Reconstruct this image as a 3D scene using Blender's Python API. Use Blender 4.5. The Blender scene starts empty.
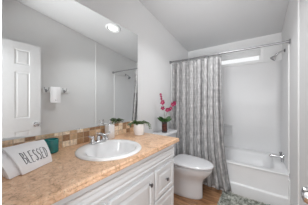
import bpy, bmesh, math, random
from math import sin, cos, pi, radians, sqrt
from mathutils import Vector, Matrix
random.seed(7)
S = bpy.context.scene
COL = S.collection

# ------------------------------------------------------------------ camera, world, exposure
W, YB, ZB, SL = 1.524, 2.9865, 2.2923, 0.1379        # room width, far wall, ceiling height there, ceiling slope
Y0 = 0.0685                                          # inner face of the entry wall


def ceil_z(y):
    return ZB + SL * (YB - y)


cam_d = bpy.data.cameras.new('camera')
cam = bpy.data.objects.new('camera', cam_d)
COL.objects.link(cam)
cam.location = (1.2453, 0.0, 1.2232)
cam.rotation_euler = (pi / 2, 0, 0.6235)
cam_d.sensor_fit = 'HORIZONTAL'
cam_d.sensor_width = 36.0
cam_d.lens = 146.61 / 308 * 36
cam_d.shift_y = (101.51 - 102.5) / 308
cam_d.clip_start = 0.01
S.camera = cam

wd = bpy.data.worlds.new('world')
S.world = wd
wd.use_nodes = True
wd.node_tree.nodes['Background'].inputs[0].default_value = (0.97, 0.985, 1.0, 1)
wd.node_tree.nodes['Background'].inputs[1].default_value = 1.05

LX, LY = 0.80, 1.63                                  # the ceiling light


def area(name, loc, rot, sx, sy, watts, spread=180, shape='RECTANGLE', col=(0.955, 0.98, 1.0)):
    d = bpy.data.lights.new(name, 'AREA')
    d.shape = shape
    d.size, d.size_y = sx, sy
    d.energy = watts
    d.spread = radians(spread)
    d.color = col
    o = bpy.data.objects.new(name, d)
    COL.objects.link(o)
    o.location = loc
    o.rotation_euler = [radians(a) for a in rot]


area('ceiling_lamp', (LX, LY, ceil_z(LY) - 0.026), (0, 0, 0), 0.17, 0.17, 6.0, 124, 'DISK')
area('hall_fill_high', (1.1, -0.9, 2.2), (60, 0, 10), 0.8, 0.6, 36)      # added fill light, no real lamp; both sit unseen beyond the doorway
area('hall_fill_low', (1.1, -0.9, 0.8), (125, 0, 20), 0.8, 0.6, 21, 80)  # added upward fill that brightens the ceiling and upper walls

S.view_settings.view_transform = 'Standard'
S.view_settings.look = 'None'
S.view_settings.gamma = 1.0
S.view_settings.exposure = 0.06
S.view_settings.use_curve_mapping = False
S.cycles.max_bounces = 14
S.cycles.diffuse_bounces = 8
S.cycles.glossy_bounces = 6
S.cycles.use_denoising = True


# ------------------------------------------------------------------ materials
def new_mat(name, col, rough=0.5, metal=0.0, spec=0.5, coat=0.0):
    m = bpy.data.materials.new(name)
    m.use_nodes = True
    b = m.node_tree.nodes['Principled BSDF']
    b.inputs['Base Color'].default_value = (*col, 1)
    b.inputs['Roughness'].default_value = rough
    b.inputs['Metallic'].default_value = metal
    b.inputs['Specular IOR Level'].default_value = spec
    b.inputs['Coat Weight'].default_value = coat
    return m


def N(m, t, **kw):
    n = m.node_tree.nodes.new(t)
    for k, v in kw.items():
        setattr(n, k, v)
    return n


def LK(m, a, b):
    m.node_tree.links.new(a, b)


def ramp(m, fac, stops):
    r = N(m, 'ShaderNodeValToRGB')
    e = r.color_ramp.elements
    while len(e) < len(stops):
        e.new(0.5)
    for i, (p, c) in enumerate(stops):
        e[i].position = p
        e[i].color = (*c, 1)
    LK(m, fac, r.inputs[0])
    return r


def noisy(m, scale, stops, stretch=(1, 1, 1), detail=4, bump=0.0, rough=0.5, dist=0.01):
    """noise in object space drives the colour (and a little relief)"""
    b = m.node_tree.nodes['Principled BSDF']
    tc = N(m, 'ShaderNodeTexCoord')
    mp = N(m, 'ShaderNodeMapping')
    mp.inputs['Scale'].default_value = stretch
    LK(m, tc.outputs['Object'], mp.inputs['Vector'])
    n = N(m, 'ShaderNodeTexNoise')
    n.inputs['Scale'].default_value = scale
    n.inputs['Detail'].default_value = detail
    n.inputs['Roughness'].default_value = rough
    LK(m, mp.outputs[0], n.inputs['Vector'])
    if stops:
        r = ramp(m, n.outputs['Fac'], stops)
        LK(m, r.outputs[0], b.inputs['Base Color'])
    if bump:
        bp = N(m, 'ShaderNodeBump')
        bp.inputs['Strength'].default_value = bump
        bp.inputs['Distance'].default_value = dist
        LK(m, n.outputs['Fac'], bp.inputs['Height'])
        LK(m, bp.outputs[0], b.inputs['Normal'])
    return m


def math_node(m, op, a, b=None):
    n = N(m, 'ShaderNodeMath', operation=op)
    for i, v in enumerate((a, b)):
        if v is None:
            continue
        if isinstance(v, (int, float)):
            n.inputs[i].default_value = v
        else:
            LK(m, v, n.inputs[i])
    return n.outputs[0]


MAT = {}
MAT['wall'] = noisy(new_mat('wall_panel_paint', (0.80, 0.80, 0.80), 0.55), 90,
                    [(0.3, (0.79, 0.79, 0.79)), (0.7, (0.81, 0.81, 0.81))], bump=0.03)
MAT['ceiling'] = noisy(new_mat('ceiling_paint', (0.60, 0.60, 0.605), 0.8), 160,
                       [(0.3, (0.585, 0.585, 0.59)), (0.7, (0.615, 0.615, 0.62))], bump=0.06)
MAT['trim'] = noisy(new_mat('white_trim_paint', (0.86, 0.86, 0.86), 0.35), 30,
                    [(0.3, (0.85, 0.85, 0.85)), (0.7, (0.87, 0.87, 0.87))])
MAT['door'] = noisy(new_mat('door_paint', (0.84, 0.84, 0.845), 0.38), 25,
                    [(0.3, (0.83, 0.83, 0.835)), (0.7, (0.85, 0.85, 0.855))])
MAT['cabinet'] = noisy(new_mat('cabinet_paint', (0.80, 0.81, 0.82), 0.35), 18,
                       [(0.3, (0.79, 0.80, 0.81)), (0.7, (0.81, 0.82, 0.83))])
MAT['porcelain'] = noisy(new_mat('white_porcelain', (0.93, 0.93, 0.93), 0.12, coat=0.3), 10,
                         [(0.3, (0.925, 0.925, 0.93)), (0.7, (0.94, 0.94, 0.942))])
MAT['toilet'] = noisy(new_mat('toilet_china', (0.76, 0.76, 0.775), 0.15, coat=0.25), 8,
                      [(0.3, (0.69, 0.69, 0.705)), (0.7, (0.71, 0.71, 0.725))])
MAT['tub'] = noisy(new_mat('tub_acrylic', (0.83, 0.83, 0.835), 0.32), 8,
                   [(0.3, (0.78, 0.78, 0.785)), (0.7, (0.80, 0.80, 0.805))])
MAT['chrome'] = noisy(new_mat('polished_chrome', (0.72, 0.72, 0.73), 0.12, 1.0), 40, None)
MAT['steel'] = noisy(new_mat('brushed_steel', (0.34, 0.34, 0.35), 0.42, 1.0), 60, None)
MAT['nickel'] = noisy(new_mat('dark_nickel', (0.20, 0.20, 0.21), 0.3, 1.0), 60, None)
MAT['mirror'] = noisy(new_mat('mirror_silver', (0.87, 0.885, 0.88), 0.0, 1.0), 1, None)
MAT['mirror_edge'] = noisy(new_mat('mirror_edge_glass', (0.45, 0.5, 0.5), 0.2), 5, None)
MAT['white_plastic'] = noisy(new_mat('white_ceramic', (0.86, 0.86, 0.87), 0.3), 12,
                             [(0.3, (0.91, 0.91, 0.92)), (0.7, (0.94, 0.94, 0.95))])
MAT['terry'] = noisy(new_mat('white_terry', (0.86, 0.85, 0.86), 0.9, spec=0.1), 420,
                     [(0.3, (0.90, 0.89, 0.90)), (0.7, (0.96, 0.95, 0.96))], bump=0.35, dist=0.003)
MAT['ink'] = noisy(new_mat('grey_embroidery', (0.12, 0.12, 0.13), 0.8), 300,
                   [(0.3, (0.08, 0.08, 0.09)), (0.7, (0.16, 0.16, 0.17))])
MAT['teal'] = noisy(new_mat('teal_glass', (0.0, 0.19, 0.20), 0.12, coat=0.5), 9,
                    [(0.3, (0.0, 0.13, 0.13)), (0.7, (0.004, 0.21, 0.20))])
MAT['wax'] = noisy(new_mat('teal_wax', (0.05, 0.35, 0.34), 0.5), 20, None)
MAT['leaf'] = noisy(new_mat('green_leaf', (0.06, 0.16, 0.03), 0.4), 45,
                    [(0.3, (0.018, 0.055, 0.012)), (0.5, (0.045, 0.12, 0.022)), (0.75, (0.22, 0.32, 0.08))])
MAT['leaf_dark'] = noisy(new_mat('orchid_leaf', (0.04, 0.11, 0.03), 0.35), 30,
                         [(0.3, (0.02, 0.06, 0.02)), (0.7, (0.08, 0.17, 0.05))])
MAT['stem'] = noisy(new_mat('green_stem', (0.13, 0.16, 0.05), 0.5), 60,
                    [(0.3, (0.10, 0.10, 0.04)), (0.7, (0.18, 0.22, 0.08))])
MAT['petal'] = noisy(new_mat('magenta_petal', (0.48, 0.02, 0.14), 0.5), 70,
                     [(0.3, (0.24, 0.008, 0.05)), (0.7, (0.46, 0.02, 0.13))])
MAT['lip'] = noisy(new_mat('pale_flower_lip', (0.75, 0.35, 0.35), 0.5), 60, None)
MAT['vase'] = noisy(new_mat('red_brown_glaze', (0.10, 0.03, 0.02), 0.2), 35,
                    [(0.35, (0.05, 0.018, 0.014)), (0.65, (0.16, 0.05, 0.035))])
MAT['vase_dark'] = noisy(new_mat('dark_glaze', (0.03, 0.02, 0.018), 0.3), 35,
                         [(0.35, (0.02, 0.014, 0.012)), (0.65, (0.045, 0.03, 0.026))])
MAT['soil'] = noisy(new_mat('potting_soil', (0.05, 0.035, 0.025), 0.95), 120,
                    [(0.35, (0.03, 0.02, 0.015)), (0.7, (0.09, 0.06, 0.04))], bump=0.5)
MAT['rag'] = noisy(new_mat('mat_pile', (0.3, 0.33, 0.28), 0.95, spec=0.05), 24,
                   [(0.36, (0.16, 0.17, 0.135)), (0.48, (0.36, 0.37, 0.325)), (0.60, (0.80, 0.80, 0.75))], detail=6, rough=0.7)
MAT['vinyl'] = noisy(new_mat('blind_vinyl', (0.78, 0.78, 0.78), 0.5), 15, None)
MAT['caulk'] = noisy(new_mat('white_caulk', (0.84, 0.84, 0.84), 0.5), 15, None)

# lens of the ceiling light
m = new_mat('light_lens', (0.9, 0.9, 0.88), 0.4)
m.node_tree.nodes['Principled BSDF'].inputs['Emission Color'].default_value = (1, 0.99, 0.96, 1)
m.node_tree.nodes['Principled BSDF'].inputs['Emission Strength'].default_value = 0.6
MAT['lens'] = m

# window glass: mostly clear with a sheen
m = bpy.data.materials.new('window_glass')
m.use_nodes = True
nt = m.node_tree
nt.nodes.clear()
o_ = nt.nodes.new('ShaderNodeOutputMaterial')
mx = nt.nodes.new('ShaderNodeMixShader')
tr = nt.nodes.new('ShaderNodeBsdfTransparent')
gl = nt.nodes.new('ShaderNodeBsdfGlossy')
gl.inputs['Roughness'].default_value = 0.02
mx.inputs[0].default_value = 0.06
nt.links.new(tr.outputs[0], mx.inputs[1])
nt.links.new(gl.outputs[0], mx.inputs[2])
nt.links.new(mx.outputs[0], o_.inputs[0])
MAT['glass'] = m

# granite-look laminate
m = new_mat('tan_laminate', (0.6, 0.4, 0.27), 0.28)
b = m.node_tree.nodes['Principled BSDF']
tc = N(m, 'ShaderNodeTexCoord')
n1 = N(m, 'ShaderNodeTexNoise')
n1.inputs['Scale'].default_value = 26
n1.inputs['Detail'].default_value = 8
n1.inputs['Roughness'].default_value = 0.7
n1.inputs['Distortion'].default_value = 1.0
LK(m, tc.outputs['Object'], n1.inputs['Vector'])
r1 = ramp(m, n1.outputs['Fac'], [(0.32, (0.42, 0.225, 0.12)), (0.45, (0.76, 0.475, 0.29)),
                                 (0.58, (0.87, 0.585, 0.39)), (0.72, (0.97, 0.81, 0.63))])
n2 = N(m, 'ShaderNodeTexNoise')
n2.inputs['Scale'].default_value = 150
n2.inputs['Detail'].default_value = 3
LK(m, tc.outputs['Object'], n2.inputs['Vector'])
r2 = ramp(m, n2.outputs['Fac'], [(0.30, (0.45, 0.38, 0.34)), (0.42, (0.95, 0.95, 0.95)), (0.66, (1.0, 1.0, 1.0)), (0.74, (1.25, 1.25, 1.25))])
mm = N(m, 'ShaderNodeMix', data_type='RGBA', blend_type='MULTIPLY')
mm.inputs[0].default_value = 0.8
LK(m, r1.outputs[0], mm.inputs[6])
LK(m, r2.outputs[0], mm.inputs[7])
LK(m, mm.outputs[2], b.inputs['Base Color'])
MAT['laminate'] = m

# stone mosaic, tiles of about 5 cm in tans and browns
m = new_mat('stone_mosaic', (0.5, 0.35, 0.22), 0.4)
b = m.node_tree.nodes['Principled BSDF']
tc = N(m, 'ShaderNodeTexCoord')
sp = N(m, 'ShaderNodeSeparateXYZ')
LK(m, tc.outputs['Object'], sp.inputs[0])
T = 0.0485
cy = math_node(m, 'DIVIDE', math_node(m, 'ADD', sp.outputs['Y'], 5.0), T * 1.15)
cz = math_node(m, 'DIVIDE', sp.outputs['Z'], T)
fy, fz = math_node(m, 'FLOOR', cy), math_node(m, 'FLOOR', cz)
cb = N(m, 'ShaderNodeCombineXYZ')
LK(m, fy, cb.inputs[0])
LK(m, fz, cb.inputs[1])
wn = N(m, 'ShaderNodeTexWhiteNoise', noise_dimensions='2D')
LK(m, cb.outputs[0], wn.inputs['Vector'])
rc = ramp(m, wn.outputs['Value'], [(0.0, (0.36, 0.20, 0.105)), (0.22, (0.66, 0.45, 0.27)), (0.45, (0.82, 0.62, 0.43)),
                                   (0.65, (0.46, 0.28, 0.15)), (0.82, (0.94, 0.80, 0.63)), (1.0, (0.72, 0.49, 0.32))])
rc.color_ramp.interpolation = 'CONSTANT'
gy = math_node(m, 'ABSOLUTE', math_node(m, 'SUBTRACT', math_node(m, 'FRACT', cy), 0.5))
gz = math_node(m, 'ABSOLUTE', math_node(m, 'SUBTRACT', math_node(m, 'FRACT', cz), 0.5))
gm = math_node(m, 'GREATER_THAN', math_node(m, 'MAXIMUM', gy, gz), 0.46)
nn = N(m, 'ShaderNodeTexNoise')
nn.inputs['Scale'].default_value = 70
LK(m, tc.outputs['Object'], nn.inputs['Vector'])
rn = ramp(m, nn.outputs['Fac'], [(0.3, (0.75, 0.75, 0.75)), (0.7, (1.15, 1.15, 1.15))])
m1 = N(m, 'ShaderNodeMix', data_type='RGBA', blend_type='MULTIPLY')
m1.inputs[0].default_value = 1.0
LK(m, rc.outputs[0], m1.inputs[6])
LK(m, rn.outputs[0], m1.inputs[7])
m2 = N(m, 'ShaderNodeMix', data_type='RGBA')
LK(m, gm, m2.inputs[0])
LK(m, m1.outputs[2], m2.inputs[6])
m2.inputs[7].default_value = (0.55, 0.42, 0.30, 1)
LK(m, m2.outputs[2], b.inputs['Base Color'])
bp = N(m, 'ShaderNodeBump', invert=True)
bp.inputs['Strength'].default_value = 0.4
bp.inputs['Distance'].default_value = 0.002
LK(m, gm, bp.inputs['Height'])
LK(m, bp.outputs[0], b.inputs['Normal'])
MAT['mosaic'] = m

# wood planks running across the room
m = new_mat('wood_planks', (0.3, 0.17, 0.09), 0.32)
b = m.node_tree.nodes['Principled BSDF']
tc = N(m, 'ShaderNodeTexCoord')
sp = N(m, 'ShaderNodeSeparateXYZ')
LK(m, tc.outputs['Object'], sp.inputs[0])
py_ = math_node(m, 'DIVIDE', math_node(m, 'ADD', sp.outputs['Y'], 9.0), 0.125)
row = math_node(m, 'FLOOR', py_)
off = math_node(m, 'MULTIPLY', math_node(m, 'FRACT', math_node(m, 'MULTIPLY', row, 0.381)), 1.2)
px_ = math_node(m, 'DIVIDE', math_node(m, 'ADD', math_node(m, 'ADD', sp.outputs['X'], 9.0), off), 1.2)
cb = N(m, 'ShaderNodeCombineXYZ')
LK(m, row, cb.inputs[0])
LK(m, math_node(m, 'FLOOR', px_), cb.inputs[1])
wn = N(m, 'ShaderNodeTexWhiteNoise', noise_dimensions='2D')
LK(m, cb.outputs[0], wn.inputs['Vector'])
va = N(m, 'ShaderNodeVectorMath', operation='ADD')
LK(m, tc.outputs['Object'], va.inputs[0])
LK(m, wn.outputs['Color'], va.inputs[1])
mp = N(m, 'ShaderNodeMapping')
mp.inputs['Scale'].default_value = (3.0, 26, 1)
LK(m, va.outputs[0], mp.inputs['Vector'])
n1 = N(m, 'ShaderNodeTexNoise')
n1.inputs['Scale'].default_value = 1.5
n1.inputs['Detail'].default_value = 6
n1.inputs['Distortion'].default_value = 0.6
LK(m, mp.outputs[0], n1.inputs['Vector'])
r1 = ramp(m, n1.outputs['Fac'], [(0.28, (0.16, 0.070, 0.030)), (0.48, (0.36, 0.185, 0.09)), (0.62, (0.47, 0.26, 0.135)), (0.76, (0.60, 0.38, 0.22))])
r2 = ramp(m, wn.outputs['Value'], [(0.0, (0.75, 0.75, 0.75)), (1.0, (1.25, 1.22, 1.2))])
m1 = N(m, 'ShaderNodeMix', data_type='RGBA', blend_type='MULTIPLY')
m1.inputs[0].default_value = 1.0
LK(m, r1.outputs[0], m1.inputs[6])
LK(m, r2.outputs[0], m1.inputs[7])
gr = math_node(m, 'GREATER_THAN', math_node(m, 'ABSOLUTE', math_node(m, 'SUBTRACT', math_node(m, 'FRACT', py_), 0.5)), 0.488)
m2 = N(m, 'ShaderNodeMix', data_type='RGBA')
LK(m, gr, m2.inputs[0])
LK(m, m1.outputs[2], m2.inputs[6])
m2.inputs[7].default_value = (0.07, 0.035, 0.018, 1)
LK(m, m2.outputs[2], b.inputs['Base Color'])
MAT['planks'] = m

# surround: moulded acrylic with a faint embossed tile grid
m = new_mat('embossed_surround', (0.83, 0.83, 0.835), 0.35)
b = m.node_tree.nodes['Principled BSDF']
tc = N(m, 'ShaderNodeTexCoord')
sp = N(m, 'ShaderNodeSeparateXYZ')
LK(m, tc.outputs['Object'], sp.inputs[0])
ga = math_node(m, 'ABSOLUTE', math_node(m, 'SUBTRACT', math_node(m, 'FRACT', math_node(m, 'DIVIDE', math_node(m, 'ADD', math_node(m, 'ADD', sp.outputs['X'], sp.outputs['Y']), 4), 0.15)), 0.5))
gb = math_node(m, 'ABSOLUTE', math_node(m, 'SUBTRACT', math_node(m, 'FRACT', math_node(m, 'DIVIDE', math_node(m, 'ADD', sp.outputs['Z'], 4), 0.15)), 0.5))
gx = math_node(m, 'MAXIMUM', ga, gb)
mr = N(m, 'ShaderNodeMapRange')
mr.inputs['From Min'].default_value = 0.46
mr.inputs['From Max'].default_value = 0.5
LK(m, gx, mr.inputs['Value'])
bp = N(m, 'ShaderNodeBump', invert=True)
bp.inputs['Strength'].default_value = 0.25
bp.inputs['Distance'].default_value = 0.003
LK(m, mr.outputs[0], bp.inputs['Height'])
LK(m, bp.outputs[0], b.inputs['Normal'])
MAT['surround'] = m

# curtain: grey weave with pale slubs running down and faint bands across
m = new_mat('grey_weave', (0.4, 0.4, 0.4), 0.85, spec=0.15)
b = m.node_tree.nodes['Principled BSDF']
uvn = N(m, 'ShaderNodeUVMap')
mp = N(m, 'ShaderNodeMapping')
mp.inputs['Scale'].default_value = (130, 11, 1)
LK(m, uvn.outputs[0], mp.inputs['Vector'])
n1 = N(m, 'ShaderNodeTexNoise')
n1.inputs['Scale'].default_value = 1.0
n1.inputs['Detail'].default_value = 3
LK(m, mp.outputs[0], n1.inputs['Vector'])
r1 = ramp(m, n1.outputs['Fac'], [(0.30, (0.21, 0.208, 0.21)), (0.47, (0.38, 0.375, 0.375)), (0.60, (0.48, 0.47, 0.47)), (0.76, (0.78, 0.77, 0.76))])
mp2 = N(m, 'ShaderNodeMapping')
mp2.inputs['Scale'].default_value = (3, 30, 1)
LK(m, uvn.outputs[0], mp2.inputs['Vector'])
n2 = N(m, 'ShaderNodeTexNoise')
n2.inputs['Scale'].default_value = 1.0
LK(m, mp2.outputs[0], n2.inputs['Vector'])
r2 = ramp(m, n2.outputs['Fac'], [(0.35, (0.9, 0.9, 0.9)), (0.65, (1.1, 1.1, 1.1))])
m1 = N(m, 'ShaderNodeMix', data_type='RGBA', blend_type='MULTIPLY')
m1.inputs[0].default_value = 1.0
LK(m, r1.outputs[0], m1.inputs[6])
LK(m, r2.outputs[0], m1.inputs[7])
LK(m, m1.outputs[2], b.inputs['Base Color'])
MAT['weave'] = m


# ------------------------------------------------------------------ mesh helpers (all in world metres)
def BM():
    return bmesh.new()


def box(bm, x0, x1, y0, y1, z0, z1, bev=0.0, seg=2):
    vs = [bm.verts.new((x, y, z)) for x in (x0, x1) for y in (y0, y1) for z in (z0, z1)]
    q = [(0, 1, 3, 2), (4, 6, 7, 5), (0, 4, 5, 1), (2, 3, 7, 6), (0, 2, 6, 4), (1, 5, 7, 3)]
    fs = [bm.faces.new([vs[i] for i in f]) for f in q]
    if bev:
        es = list({e for f in fs for e in f.edges})
        bmesh.ops.bevel(bm, geom=es, offset=bev, segments=seg, profile=0.5, affect='EDGES')


def loft(bm, loops, closed=True, cap0=False, cap1=False):
    rows = [[bm.verts.new(p) for p in lp] for lp in loops]
    n = len(rows[0])
    for a, c in zip(rows, rows[1:]):
        for i in range(n if closed else n - 1):
            j = (i + 1) % n
            bm.faces.new((a[i], a[j], c[j], c[i]))
    if cap0:
        bm.faces.new(list(reversed(rows[0])))
    if cap1:
        bm.faces.new(rows[-1])
    return rows


def frame_for(d):
    d = Vector(d).normalized()
    u = d.orthogonal().normalized() if abs(d.z) > 0.99 else d.cross(Vector((0, 0, 1))).normalized()
    return u, d.cross(u)


def lathe(bm, base, axis, prof, n=24, cap=True):
    base = Vector(base)
    d = Vector(axis).normalized()
    u, v = frame_for(d)
    loops = []
    for r, h in prof:
        loops.append([base + d * h + (u * cos(2 * pi * i / n) + v * sin(2 * pi * i / n)) * max(r, 1e-4) for i in range(n)])
    loft(bm, loops, True, cap, cap)


def tube(bm, pts, r, n=10, cap=True):
    pts = [Vector(p) for p in pts]
    rs = r if isinstance(r, (list, tuple)) else [r] * len(pts)
    loops = []
    pu = None
    for i, p in enumerate(pts):
        d = (pts[min(i + 1, len(pts) - 1)] - pts[max(i - 1, 0)]).normalized()
        if pu is None:
            u, v = frame_for(d)
        else:
            u = (pu - d * pu.dot(d)).normalized()
            v = d.cross(u)
        pu = u
        loops.append([p + (u * cos(2 * pi * k / n) + v * sin(2 * pi * k / n)) * rs[i] for k in range(n)])
    loft(bm, loops, True, cap, cap)


def bez(p0, p1, p2, p3, n=10):
    p0, p1, p2, p3 = map(Vector, (p0, p1, p2, p3))
    return [p0 * (1 - t) ** 3 + p1 * 3 * t * (1 - t) ** 2 + p2 * 3 * t * t * (1 - t) + p3 * t ** 3 for t in [i / n for i in range(n + 1)]]


def panel_loops(bm, O, U, V, Nn, w, h, steps):
    """nested rectangles on a face: O corner, U and V along it, Nn outward; steps = (inset, height)"""
    O, U, V, Nn = map(Vector, (O, U, V, Nn))
    loops = []
    for ins, d in steps:
        loops.append([O + U * a + V * c + Nn * d for a, c in ((ins, ins), (w - ins, ins), (w - ins, h - ins), (ins, h - ins))])
    loft(bm, loops, True, True, True)


def prism(bm, poly, lo, hi, axis):
    """extrude a 2D polygon along an axis: 'x' -> poly in (y,z); 'y' -> (x,z); 'z' -> (x,y)"""
    def P(a, c, t):
        return {'x': (t, a, c), 'y': (a, t, c), 'z': (a, c, t)}[axis]
    loft(bm, [[P(a, c, lo) for a, c in poly], [P(a, c, hi) for a, c in poly]], True, True, True)


def rrect(x0, x1, y0, y1, r, z, n=6):
    out = []
    for cx_, cy_, a0 in ((x1 - r, y1 - r, 0), (x0 + r, y1 - r, pi / 2), (x0 + r, y0 + r, pi), (x1 - r, y0 + r, 1.5 * pi)):
        for i in range(n + 1):
            a = a0 + pi / 2 * i / n
            out.append((cx_ + r * cos(a), cy_ + r * sin(a), z))
    return out


def finish(name, bm, mat, smooth=False):
    bmesh.ops.recalc_face_normals(bm, faces=bm.faces)
    me = bpy.data.meshes.new(name)
    bm.to_mesh(me)
    bm.free()
    me.materials.append(MAT[mat])
    if smooth:
        me.polygons.foreach_set('use_smooth', [True] * len(me.polygons))
        try:
            me.set_sharp_from_angle(angle=radians(42))
        except Exception:
            pass
    return me


def part(name, bm, mat, parent, smooth=False, label=None):
    o = bpy.data.objects.new(name, finish(name, bm, mat, smooth))
    COL.objects.link(o)
    o.parent = parent
    if parent.get('_top'):
        o.matrix_parent_inverse = Matrix.Translation(-Vector(parent.location))
    if label:
        o['label'] = label
    return o


def thing(name, label, cat, loc, group=None):
    o = bpy.data.objects.new(name, None)
    COL.objects.link(o)
    o.location = loc
    o.empty_display_size = 0.05
    o['label'] = label
    o['category'] = cat
    o['_top'] = 1
    if group:
        o['group'] = group
    return o


def single(name, bm, mat, label, cat, smooth=False, group=None):
    """a thing that is one mesh; its origin goes to the middle of its base"""
    xs = [v.co for v in bm.verts]
    lo = Vector([min(p[i] for p in xs) for i in range(3)])
    hi = Vector([max(p[i] for p in xs) for i in range(3)])
    c = Vector(((lo.x + hi.x) / 2, (lo.y + hi.y) / 2, lo.z))
    bmesh.ops.translate(bm, vec=-c, verts=bm.verts)
    o = bpy.data.objects.new(name, finish(name, bm, mat, smooth))
    o.location = c
    COL.objects.link(o)
    o['label'] = label
    o['category'] = cat
    o['_top'] = 1
    if group:
        o['group'] = group
    return o


def struct(name, bm, mat, smooth=False, label=None, cat=None):
    o = bpy.data.objects.new(name, finish(name, bm, mat, smooth))
    COL.objects.link(o)
    o['kind'] = 'structure'
    if label:
        o['label'] = label
    if cat:
        o['category'] = cat
    return o


# ------------------------------------------------------------------ room shell
TH = 0.1
YN = Y0 - 0.11                                       # hall side of the entry wall
bm = BM()
box(bm, -TH, W + TH, -1.3, YB + TH, -0.08, 0.0)
struct('floor', bm, 'planks', label='warm brown wood plank floor of the bathroom', cat='floor')

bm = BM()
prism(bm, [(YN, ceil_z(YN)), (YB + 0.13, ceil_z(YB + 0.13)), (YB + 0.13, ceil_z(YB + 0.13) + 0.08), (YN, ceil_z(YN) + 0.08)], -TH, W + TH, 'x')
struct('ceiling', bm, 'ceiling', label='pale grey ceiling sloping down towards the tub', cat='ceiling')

for nm, xa, xb, lb in (('wall_left', -TH, 0.0, 'white wall behind the mirror, vanity and toilet'),
                       ('wall_right', W, W + TH, 'white panelled wall opposite the vanity, behind the open door')):
    bm = BM()
    prism(bm, [(YN, 0), (YB + 0.13, 0), (YB + 0.13, ceil_z(YB + 0.13)), (YN, ceil_z(YN))], xa, xb, 'x')
    struct(nm, bm, 'wall', label=lb, cat='wall')

WX0, WX1, WZ0, WZ1 = 0.42, 1.262, 1.905, 2.118       # window opening
bm = BM()
YE = YB + 0.12
box(bm, 0, W, YB, YE, 0, WZ0)
box(bm, 0, WX0, YB, YE, WZ0, WZ1)
box(bm, WX1, W, YB, YE, WZ0, WZ1)
box(bm, 0, W, YB, YE, WZ1, ZB)
struct('wall_back', bm, 'wall', label='white end wall above the tub surround', cat='wall')

DX0, DX1, DZ = 0.735, 1.475, 2.06                    # doorway the camera stands in
bm = BM()
box(bm, 0, DX0, YN, Y0, 0, ceil_z(Y0) - 0.001)
box(bm, DX1, W, YN, Y0, 0, ceil_z(Y0) - 0.001)
box(bm, DX0, DX1, YN, Y0, DZ, ceil_z(Y0) - 0.001)
struct('wall_front', bm, 'wall', label='white entry wall with the doorway, a sliver at the left edge', cat='wall')

# door lining
bm = BM()
box(bm, DX0, DX0 + 0.012, YN - 0.003, Y0 + 0.003, 0, DZ)
box(bm, DX1 - 0.012, DX1, YN - 0.003, Y0 + 0.003, 0, DZ)
box(bm, DX0, DX1, YN - 0.003, Y0 + 0.003, DZ - 0.012, DZ)
struct('trim_1', bm, 'trim', label='white lining of the doorway', cat='trim')

# battens over the panel joints of the right-hand wall, and where the surround stops
bm = BM()
prism(bm, [(W - 0.006, 1.755), (W - 0.009, 1.76), (W - 0.009, 1.778), (W - 0.006, 1.783), (W, 1.783), (W, 1.755)], 0, ceil_z(1.79), 'z')
struct('trim_2', bm, 'trim', label='white batten strip running up the right wall before the tub', cat='trim')
bm = BM()
box(bm, W - 0.011, W, 0.83, 1.755, 0.0, 0.075, 0.003)
box(bm, W - 0.011, W, 1.783, 2.205, 0.0, 0.075, 0.003)
struct('baseboard_right', bm, 'trim', label='low white baseboard along the right wall', cat='baseboard')
bm = BM()
box(bm, 0, 0.011, 1.30, 2.18, 0.0, 0.075, 0.003)
struct('baseboard_left', bm, 'trim', label='low white baseboard behind the toilet', cat='baseboard')

# window in the end wall
bm = BM()
yw = YB + 0.055
for a in ((WX0, WX1, WZ0, WZ0 + 0.022), (WX0, WX1, WZ1 - 0.022, WZ1), (WX0, WX0 + 0.022, WZ0 + 0.022, WZ1 - 0.022), (WX1 - 0.022, WX1, WZ0 + 0.022, WZ1 - 0.022)):
    box(bm, a[0], a[1], yw, yw + 0.05, a[2], a[3], 0.003)
win = struct('window_1', bm, 'trim', label='low wide window high in the end wall above the tub', cat='window')
bm = BM()
box(bm, WX0 + 0.02, WX1 - 0.02, yw + 0.022, yw + 0.027, WZ0 + 0.02, WZ1 - 0.02)
part('pane', bm, 'glass', win)
bm = BM()
for a in ((WX0 - 0.04, WX1 + 0.035, WZ0 - 0.04, WZ0 - 0.001), (WX0 - 0.04, WX1 + 0.035, WZ1 + 0.001, WZ1 + 0.03),
          (WX1 + 0.001, WX1 + 0.035, WZ0 - 0.001, WZ1 + 0.001), (WX0 - 0.04, WX0 - 0.001, WZ0 - 0.001, WZ1 + 0.001)):
    box(bm, a[0], a[1], YB - 0.012, YB + 0.004, a[2], a[3], 0.004)
part('window_casing', bm, 'trim', win)

# blind, pulled half up
bl = thing('window_blind', 'pale raised mini blind in the high window over the tub', 'blind', ((WX0 + WX1) / 2, YB + 0.03, 2.0))
bm = BM()
box(bm, WX0 + 0.004, WX1 - 0.004, YB + 0.012, YB + 0.04, WZ1 - 0.028, WZ1 - 0.001, 0.002)
part('headrail', bm, 'vinyl', bl)
bm = BM()
z = WZ1 - 0.036
while z > 2.004:
    lo_, hi_ = YB + 0.020, YB + 0.031
    loft(bm, [[(WX0 + 0.006, lo_ + (hi_ - lo_) * t, z + 0.015 * t + 0.002 * sin(pi * t)) for t in (0, .25, .5, .75, 1)],
              [(WX1 - 0.006, lo_ + (hi_ - lo_) * t, z + 0.015 * t + 0.002 * sin(pi * t)) for t in (0, .25, .5, .75, 1)]], False)
    z -= 0.0125
part('slats', bm, 'vinyl', bl)
bm = BM()
box(bm, WX0 + 0.005, WX1 - 0.005, YB + 0.014, YB + 0.038, 1.990, 2.006, 0.003)
part('bottom_rail', bm, 'vinyl', bl)

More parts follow.
